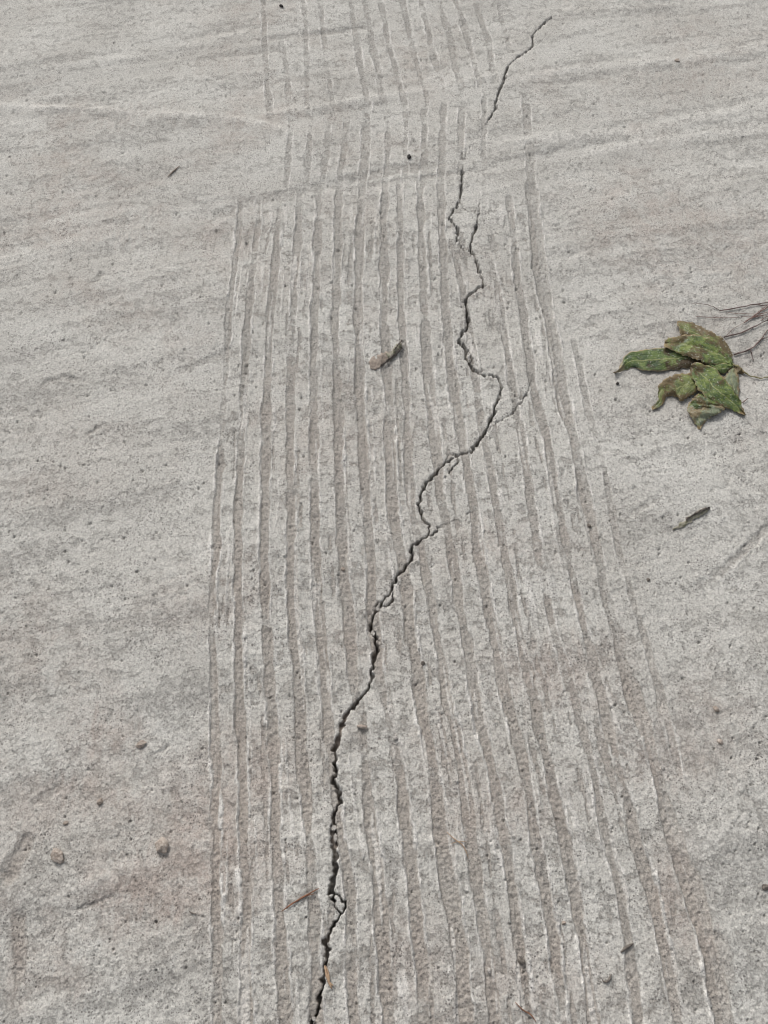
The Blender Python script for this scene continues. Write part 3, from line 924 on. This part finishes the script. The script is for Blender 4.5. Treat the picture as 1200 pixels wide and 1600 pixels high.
def add_leaf(A, B, mat, za, zb, dome, seed, label=None, **kw):
    o = link("leaf", leaf_mesh("leaf", lc(*A), lc(*B), s_or, za, zb, dome, seed=seed, **kw), mat, sprig)
    if label:
        o['label'] = label
    return o


# upper back leaf, brown blotch near its middle
add_leaf([(968, 545), (962, 470), (915, 385), (840, 335), (760, 300), (690, 265), (640, 260), (598, 258)],
         [(955, 550), (890, 500), (820, 460), (740, 420), (680, 385), (625, 360), (605, 320), (594, 262)],
         M_LEAF[2], (.004, .008, .004), (.003, .005, .003), 0.0025, 3, "olive green leaf with a brown blotch")
# long leaf reaching left, folded lengthwise with a dry tan tip
add_leaf([(960, 560), (860, 500), (740, 440), (620, 432), (500, 434), (380, 446), (282, 462), (240, 492), (212, 575), (170, 606)],
         [(955, 575), (880, 560), (780, 560), (690, 572), (590, 582), (470, 594), (390, 590), (325, 572), (292, 568), (235, 592), (175, 608)],
         M_LEAF[1], (.003, .006, .004), (.002, .003, .001), .001, 5, "dark green leaf with a wide brown edge and a dry tan tip", ragged=.0012)
# broad leaf on top
add_leaf([(968, 552), (965, 470), (920, 420), (850, 385), (780, 362), (700, 350), (640, 352), (560, 365), (512, 380)],
         [(962, 558), (900, 545), (830, 548), (770, 535), (700, 505), (650, 490), (590, 470), (540, 445), (505, 432)],
         M_LEAF[0], (.005, .010, .008), (.006, .010, .008), .002, 8, fold=.003)
# short leaf tucked below the stalk
add_leaf([(970, 556), (930, 545), (880, 540), (820, 538), (770, 536)],
         [(965, 572), (935, 600), (905, 618), (870, 600), (800, 560)],
         M_LEAF[0], (.005, .008, .007), (.003, .005, .005), .002, 12, n=18)
# leaf curling to the lower left with a shrivelled brown tip
add_leaf([(770, 600), (700, 606), (640, 608), (570, 618), (510, 650), (466, 690), (462, 740), (470, 790), (420, 836)],
         [(790, 690), (745, 722), (680, 765), (615, 798), (596, 765), (555, 758), (515, 775), (495, 825), (428, 858)],
         M_LEAF[2], (.006, .007, .002), (.004, .004, .001), .0015, 15, "olive leaf curling to a shrivelled brown tip", ragged=.0012)
# pale grey underside leaf behind the lower right leaf
add_leaf([(975, 560), (1000, 590), (1008, 650), (1012, 720), (1006, 780)],
         [(960, 575), (925, 610), (900, 640), (930, 700), (985, 775)],
         M_LEAF[3], (.003, .004, .002), (.004, .006, .003), .001, 18, "pale grey-green leaf underside", n=20)
# bottom leaf showing its pale underside
add_leaf([(760, 730), (700, 775), (672, 810), (660, 862), (690, 920), (720, 960), (738, 990)],
         [(890, 800), (905, 830), (912, 850), (870, 885), (800, 915), (775, 950), (745, 990)],
         M_LEAF[3], (.005, .006, .001), (.005, .005, .001), .003, 21, "bottom leaf with pale underside", ragged=.0012)
add_leaf([(740, 740), (700, 780), (668, 830), (664, 862)],
         [(850, 800), (880, 828), (800, 850), (690, 866)],
         M_LEAF[0], (.008, .009, .004), (.008, .008, .004), .002, 24, n=18)
add_leaf([(978, 560), (1000, 556), (1022, 570), (1040, 600)], [(982, 580), (995, 610), (1015, 618), (1036, 612)],
         M_LEAF[2], (.004, .005, .002), (.003, .003, .001), .001, 33, n=14)
# big lower right leaf over the others
add_leaf([(688, 545), (740, 535), (800, 550), (860, 585), (910, 640), (960, 700), (1010, 780), (1035, 840), (1052, 890)],
         [(684, 575), (690, 625), (720, 690), (760, 750), (810, 800), (870, 822), (940, 850), (1000, 880), (1046, 896)],
         M_LEAF[0], (.010, .010, .003), (.009, .009, .002), .002, 27, fold=.003)

node = on_ground(1146, 572, .004)


def stem(name, pl, rad, mat, parent, origin, lift=0.0012, n=16, wob=.0005, zs=None):
    rad *= .72
    P = []
    q = resample(lc(*pl), n)
    for i, (a, b) in enumerate(q):
        l = lift if zs is None else float(np.interp(i / (n - 1), np.linspace(0, 1, len(zs)), zs))
        P.append(on_ground(a, b, l + rad * .6))
    P = np.array(P)
    zz = P[:, 2]                                      # stiff: does not follow every grain
    P[:, 2] = np.maximum(zz, np.convolve(np.pad(zz, 3, mode='edge'), np.ones(7) / 7, 'valid'))
    P[1:-1] += np.array([[random.uniform(-wob, wob) for _ in range(3)] for _ in range(n - 2)])
    R = np.linspace(rad, rad * .55, n) * np.array([random.uniform(.75, 1.3) for _ in range(n)])
    return link(name, tube_mesh(name, P, R, origin), mat, parent)


stem("stem", [(965, 556), (990, 565), (1015, 580), (1030, 600)], .0022, M_TANSTEM, sprig, s_or, zs=(.004, .002))
stem("stem", [(1020, 600), (1080, 630), (1140, 650), (1200, 640), (1290, 628)], .0012, M_TANSTEM, sprig, s_or)
stem("bud", [(985, 565), (1005, 575), (1030, 598), (1042, 612)], .0036, M_LEAF[2], sprig, s_or, n=9)
stem("stem", [(1030, 810), (1050, 795), (1068, 782)], .0010, M_STEM, sprig, s_or, n=7)

# ------------------------------------------------------------------ bare twigs beside the sprig
def twig_thing(name, label, cat, pieces, mat, group=None):
    a, b = lc(pieces[0][0][0])[0]
    o0 = on_ground(a, b, 0)
    e = empty(name, o0)
    tag(e, label, cat, group)
    for k, (pl, rad) in enumerate(pieces):
        stem("stalk" if k == 0 else "side_shoot", pl, rad, mat, e, o0)
    return e


twig_thing("bare_twig", "dark forked bare twig running out from behind the leaf sprig", "twig",
           [([(972, 490), (1030, 470), (1085, 458), (1120, 425), (1160, 375), (1200, 325), (1290, 225)], .0014),
            ([(1085, 458), (1092, 490), (1102, 528)], .0010),
            ([(1160, 385), (1185, 378), (1230, 352), (1300, 330)], .0010)], M_STEM)
twig_thing("bare_twig", "thin dark twig touching the top right edge of the leaf sprig", "twig",
           [([(905, 372), (960, 358), (1030, 340), (1110, 300), (1190, 262), (1300, 205)], .0013),
            ([(1190, 262), (1230, 240), (1290, 180)], .0008)], M_STEM)
twig_thing("bare_twig", "long thin dark twig farthest from the leaf sprig, with a pale fine tip", "twig",
           [([(876, 196), (940, 185), (1040, 165), (1130, 150), (1200, 140), (1320, 122)], .0012),
            ([(876, 194), (845, 172), (780, 152), (690, 144)], .0006),
            ([(1130, 150), (1150, 158), (1210, 165)], .0009)], M_STEM)
twig_thing("rootlet_tuft", "tuft of fine reddish-brown rootlets between the dark twigs", "rootlets",
           [([(1040, 275), (1090, 240), (1140, 205), (1200, 168), (1300, 110)], .0011),
            ([(930, 208), (1000, 214), (1080, 218), (1200, 210), (1280, 205)], .0005),
            ([(720, 232), (800, 240), (900, 243), (1000, 238), (1100, 232), (1200, 222)], .0005),
            ([(1050, 268), (1110, 235), (1200, 200), (1280, 170)], .0008),
            ([(920, 360), (960, 320), (1010, 290), (1060, 265)], .0004),
            ([(1090, 245), (1150, 228), (1210, 232), (1270, 225)], .0007),
            ([(1130, 205), (1165, 180), (1200, 150)], .0007),
            ([(1150, 260), (1190, 235), (1240, 220)], .0007)], M_ROOT)

# ------------------------------------------------------------------ dry leaf scraps
def scrap(name, label, cat, parts):
    """parts: (part name, edge A px, edge B px, material, za, zb, dome)"""
    p0 = parts[0][1][0]
    x, y = ground(*p0)
    o0 = np.array([x, y, height(x, y, 0.004, 'med')])
    e = empty(name, o0)
    tag(e, label, cat)
    for k, (nm, A, B, mat, za, zb, dome) in enumerate(parts):
        me = leaf_mesh(nm, A, B, o0, za, zb, dome, n=20, m=7, ragged=.0009, thick=.0004, tear=.35, seed=40 + k + len(label), ripple=.0004)
        link(nm, me, mat, e)
    return e


def sc(ox, oy, s, L):
    return [(ox + a / s, oy + b / s) for a, b in L]


Z7 = lambda L: sc(540, 480, 7.5, L)
scrap("dry_leaf_scrap", "curled dry leaf scrap, brown at one end and grey-green at the other, across the grooves", "dry leaf",
      [("blade", Z7([(275, 640), (300, 595), (380, 560), (430, 530), (500, 510)]), Z7([(290, 720), (345, 728), (400, 690), (450, 640), (515, 590)]), M_DRY, (.0006, .0022, .0035), (.0005, .0008, .0018), .0004),
       ("blade", Z7([(470, 520), (540, 490), (600, 430), (650, 378)]), Z7([(520, 625), (560, 580), (620, 510), (660, 460)]), M_DRYG, (.004, .004, .003), (.001, .002, .002), .001),
       ("rib", Z7([(415, 660), (470, 605), (515, 565), (580, 530), (662, 455)]), Z7([(430, 672), (490, 625), (530, 590), (590, 560), (668, 470)]), M_DARKD, (.004, .0045, .004), (.002, .003, .003), .001),
       ("rib", Z7([(560, 490), (610, 425), (655, 374)]), Z7([(572, 500), (622, 435), (668, 384)]), M_DARKD, (.007, .007, .005), (.007, .007, .005), .0005)])
Z3 = lambda L: sc(850, 700, 1200 / 350, L)
scrap("dry_leaf_sliver", "narrow olive-grey dry leaf sliver with pointed tip on smooth concrete right of the grooves", "dry leaf",
      [("blade", Z3([(685, 438), (715, 408), (760, 380), (800, 350), (850, 328), (885, 322)]), Z3([(690, 442), (740, 432), (780, 405), (830, 370), (870, 350), (884, 335)]), M_DRYG, (.0005, .002, .002), (.0005, .001, .001), .0006),
       ("rib", Z3([(755, 382), (790, 360), (840, 332), (882, 320)]), Z3([(760, 390), (800, 366), (850, 340), (886, 328)]), M_DARKD, (.003, .004, .003), (.003, .0035, .0025), .0005)])

# ------------------------------------------------------------------ straws and fine bits
def bit(name, label, cat, px, rad, mat, lift=0.0006, n=10, group=None, forks=()):
    o0 = on_ground(px[0][0], px[0][1], 0)

    def one(pp, nm, parent, r, nn):
        q = resample(pp, nn)
        P = np.array([on_ground(a, b, lift + r * .5) for a, b in q])
        zz = P[:, 2]
        P[:, 2] = np.maximum(zz, np.convolve(np.pad(zz, 2, mode='edge'), np.ones(5) / 5, 'valid'))
        R = r * np.sin(np.linspace(.45, 2.75, nn))
        return tube_mesh(nm, P, R, o0, 6)
    if not forks:
        o = link(name, one(px, name, None, rad, n), mat)
        o.location = o0
    else:
        o = empty(name, o0)
        link("stalk", one(px, "stalk", o, rad, n), mat, o)
        for f in forks:
            link("side_shoot", one(f, "side_shoot", o, rad * .6, 7), mat, o)
    return tag(o, label, cat, group)


Zb = lambda L: sc(300, 1300, 3.0, L)
bit("red_straw", "reddish-brown straw lying across a groove left of the crack", "straw",
    Zb([(420, 372), (470, 335), (530, 300), (560, 282), (596, 264)]), .0008, M_REDSTRAW, forks=[Zb([(500, 318), (540, 296), (575, 290)])])
bit("pale_straw", "short split pale straw stuck in the crack near the bottom edge", "straw",
    Zb([(622, 625), (628, 660), (640, 700), (655, 735)]), .0012, M_STRAW, lift=.0015, forks=[Zb([(630, 630), (642, 670), (645, 720)]), Zb([(640, 700), (650, 712), (662, 720)])])
bit("pale_straw", "fine curled pale straw caught on a ridge right of the crack", "straw",
    [(698, 1300), (710, 1312), (722, 1318), (728, 1328), (732, 1342)], .0005, M_STRAW, forks=[[(705, 1318), (718, 1314), (730, 1316)]])
bit("red_straw", "thin reddish straw at the lower edge near the middle grooves", "straw",
    [(805, 1566), (818, 1580), (830, 1584), (838, 1598)], .0006, M_REDSTRAW)
bit("dry_sliver", "tiny brown sliver lying alone on the far left concrete", "sliver",
    [(262, 276), (270, 268), (281, 259)], .0011, M_DRY)
bit("curled_fibre", "short dark curled fibre left of the grooves near the bottom", "fibre",
    [(295, 1423), (300, 1427), (307, 1428)], .0006, M_DARKD, n=7)
bit("wood_splinter", "grey-brown wood splinter lying in a groove just right of the crack", "splinter",
    [(558, 1134), (565, 1136), (574, 1136)], .0022, M_CLOD, n=7)
bit("dark_sliver", "dark sliver lying across the right-hand grooves near the bottom", "sliver",
    [(970, 1488), (978, 1481), (990, 1474)], .0013, M_DARKD, n=8)
bit("dark_sliver", "hooked dark crumb against a ridge in the bottom right grooves", "sliver",
    [(941, 1532), (948, 1536), (953, 1530), (955, 1522)], .0011, M_DARKD, n=8)

# ------------------------------------------------------------------ clods, pebbles, chips, grit
def stone(name, label, cat, px, py, wpx, hpx, mat, seed, flat=.55, sink=.35, group=None, rot=None, zlift=None):
    s = ppm(py)
    rx = wpx / s / 2
    ry = hpx / s / 2 / max(.55, SP + (py - 800) / F * CP)
    rz = min(rx, ry) * flat * 1.2
    me = rock_mesh(name, rx, ry, rz, seed, 2 if wpx < 14 else 3)
    x, y = ground(px, py)
    z = height(x, y, rx * .6, 'med') if zlift is None else height(x, y, .006, 'max') + zlift
    o = link(name, me, mat)
    o.location = (x, y, z + rz * (1 - sink) * .8)
    o.rotation_euler = (random.uniform(-.15, .15), random.uniform(-.15, .15), random.uniform(0, 3) if rot is None else rot)
    return tag(o, label, cat, group)


stone("earth_clod", "flat round greyish earth clod near the left edge", "clod", 92, 1338, 27, 22, M_CLOD, 1, .45, .5)
stone("earth_clod", "brown earth clod with a broken dark rim, left of the grooves", "clod", 254, 1321, 28, 22, M_CLOD, 2, .6, .3)
stone("earth_clod", "small crumb of brown earth above the other clods on the left", "clod", 220, 1162, 16, 12, M_CLOD, 3, .5, .4)
stone("earth_clod", "dark little earth crumb on the left, between the clods", "clod", 157, 1253, 10, 12, M_DRY, 4, .6, .3)
stone("earth_clod", "dark speck of earth just above the flat round clod", "clod", 103, 1286, 9, 7, M_DRY, 5, .6, .3)
stone("pebble", "brown pebble on the smooth concrete right of the grooves", "pebble", 1118, 1109, 11, 8, M_DRY, 6, .6, .3)
stone("pebble", "dark pebble at the right edge near the bottom", "pebble", 1196, 1387, 10, 14, M_DARKD, 7, .6, .3)
stone("pebble", "round dark pebble in the bottom right grooves", "pebble", 881, 1442, 8, 7, M_DRY, 8, .6, .3)
stone("pebble", "dark wet-looking pebble beside a ridge right of the crack", "pebble", 815, 1502, 10, 14, M_DARKD, 9, .6, .3)
stone("pebble", "white pebble in a groove right of the crack near the bottom", "pebble", 764, 1517, 7, 9, M_STONE, 10, .6, .3)
stone("pebble", "black oval pebble on the far grooves left of the crack", "pebble", 639, 245, 10, 5, M_BLACK, 11, .6, .2)
stone("pebble", "small black pebble at the top edge on the left", "pebble", 440, 11, 6, 5, M_BLACK, 12, .6, .2)
stone("pebble", "black bead-like pebble below the tip of the leaf sprig", "pebble", 965, 599, 6, 5, M_BLACK, 13, .6, .2)
stone("pebble", "tiny brown pebble on the far right concrete near the top", "pebble", 1057, 98, 9, 5, M_CLOD, 14, .4, .5)
stone("pebble", "dark speck-like pebble right of the grooves below the dry leaf sliver", "pebble", 1013, 906, 6, 6, M_DARKD, 15, .6, .3)
stone("pebble", "brown pebble half sunk at the right of the grooves", "pebble", 1124, 1160, 9, 10, M_CLOD, 16, .5, .5)
stone("pebble", "pale pebble in the wide right-hand groove", "pebble", 1035, 1200, 9, 7, M_STONE, 17, .6, .3)
stone("pebble", "dark pebble in a groove just right of the crack's middle", "pebble", 661, 1036, 7, 7, M_DARKD, 18, .6, .3)
stone("pebble", "reddish pebble in a groove left of the crack's middle", "pebble", 536, 888, 7, 6, M_DRY, 19, .6, .3)
stone("pebble", "pale lime lump in a groove just right of the crack, below the wood splinter", "pebble", 618, 1153, 9, 9, M_STONE, 20, .6, .3)
stone("pebble", "dark small pebble in the wide right-hand groove, upper half", "pebble", 920, 822, 8, 6, M_DARKD, 21, .5, .3)

CHIPS = [(604, 932, 11, 17, "sliver of concrete loose in the crack where it splits round it"), (590, 947, 10, 11, "little concrete chip jammed at the narrow middle of the crack"),
         (528, 1413, 12, 17, "oval concrete chip ringed by the crack near the bottom"), (522, 1293, 11, 12, "concrete chip wedged in the widest part of the crack"),
         (524, 1308, 8, 16, "second chip wedged in the crack, just below the larger one"), (779, 617, 9, 8, "chip bridging the crack below its sharp right-hand bend"),
         (750, 429, 9, 8, "pale chip bridging the upper crack above its leftward turn"), (676, 828, 8, 9, "small chip in the crack's sharp left-hand bend"),
         (583, 985, 8, 12, "crumb of concrete in the crack below the loose sliver"), (709, 722, 11, 13, "flat chip in the short forked stretch of the crack"),
         (490, 1592, 9, 8, "chip in the crack at the very bottom of the view"), (716, 310, 8, 7, "tiny chip where the upper crack breaks in two"),
         (723, 244, 9, 7, "tiny chip at the faint upper stretch of the crack"), (734, 560, 6, 10, "thin chip wedged beside the dark hole in the upper crack")]
for k, (px, py, w, h, lab) in enumerate(CHIPS):
    r = np.random.default_rng(200 + k)
    nn = 9
    sc_ = ppm(py)
    x, y = ground(px, py)
    zt = height(x, y, .007, 'max')
    win = np.array([height(x + a_, y + b_, 0) for a_ in (-.006, .006) for b_ in (-.006, 0, .006)])
    zt = float(np.median(win)) - .0012 - r.uniform(0, .0010)
    bm = bmesh.new()
    tops, mids, bots = [], [], []
    tilt = r.uniform(-.25, .25, 2)
    for q in range(nn):
        th = 2 * math.pi * q / nn + r.uniform(-.25, .25)
        rr = r.uniform(.72, 1.12)
        cx_, cy_ = math.cos(th) * w / sc_ / 2 * rr, math.sin(th) * h / sc_ / 2 / max(.6, SP + (py - 800) / F * CP) * rr
        zz = tilt[0] * cx_ + tilt[1] * cy_ + r.uniform(-.0003, .0003)
        tops.append(bm.verts.new((cx_ * .8, cy_ * .8, zz)))
        mids.append(bm.verts.new((cx_, cy_, zz - .0011)))
        bots.append(bm.verts.new((cx_ * .9, cy_ * .9, -.006)))
    cen = bm.verts.new((0, 0, .0003))
    for q in range(nn):
        p_ = (q + 1) % nn
        bm.faces.new((cen, tops[q], tops[p_]))
        bm.faces.new((tops[q], mids[q], mids[p_], tops[p_]))
        bm.faces.new((mids[q], bots[q], bots[p_], mids[p_]))
    bm.faces.new(bots[::-1])
    me = bpy.data.meshes.new("concrete_chip")
    bm.to_mesh(me)
    bm.free()
    o = link("concrete_chip", me, M_STONE)
    o.location = (x, y, zt)
    tag(o, lab, "concrete chip", "chips of concrete lodged in the crack")

# loose sand grains, swept mostly into the grooves: nobody could count them
gp = rng.uniform(0, 1, (60000, 2))
V, Fc = [], []
OCT = np.array([(1, 0, 0), (0, 1, 0), (-1, 0, 0), (0, -1, 0), (0, 0, 1), (0, 0, -1)], float)
OF = [(0, 1, 4), (1, 2, 4), (2, 3, 4), (3, 0, 4), (1, 0, 5), (2, 1, 5), (3, 2, 5), (0, 3, 5)]
for a, b in gp:
    r = i0 + int(b * (NR - 1))
    c = j0 + int(a * (NC - 1))
    g = groove[r, c]
    if depth[r, c] > .002 or random.random() > 0.03 + 0.30 * g:
        continue
    s = random.uniform(.00028, .0007) * (1.6 if random.random() < .06 else 1)
    n0 = len(V)
    q = OCT * s * rng.uniform(.6, 1.3, (6, 1))
    th = random.uniform(0, 3)
    q = np.stack([q[:, 0] * math.cos(th) - q[:, 1] * math.sin(th), q[:, 0] * math.sin(th) + q[:, 1] * math.cos(th), q[:, 2]], 1)
    q += (X[r, c], Y[r, c], Zh[r, c] + s * .4)
    V.extend(map(tuple, q))
    Fc.extend([tuple(n0 + i for i in f) for f in OF])
me = bpy.data.meshes.new("sand_grains")
me.from_pydata(V, [], Fc)
sand = link("sand_grains", me, M_SAND)
tag(sand, "loose sand grains lying in the grooves", "sand", kind="stuff")

# kinds that recur carry one group each
GROUPS = {"pebble": "pebbles scattered on the concrete", "earth_clod": "earth clods left of the grooves", "bare_twig": "bare twigs beside the leaf sprig",
          "red_straw": "reddish straws on the grooves", "pale_straw": "pale straws near the crack", "dark_sliver": "dark slivers in the right-hand grooves"}
for o in scene.objects:
    base = o.name.split(".")[0]
    if o.parent is None and base in GROUPS:
        o["group"] = GROUPS[base]
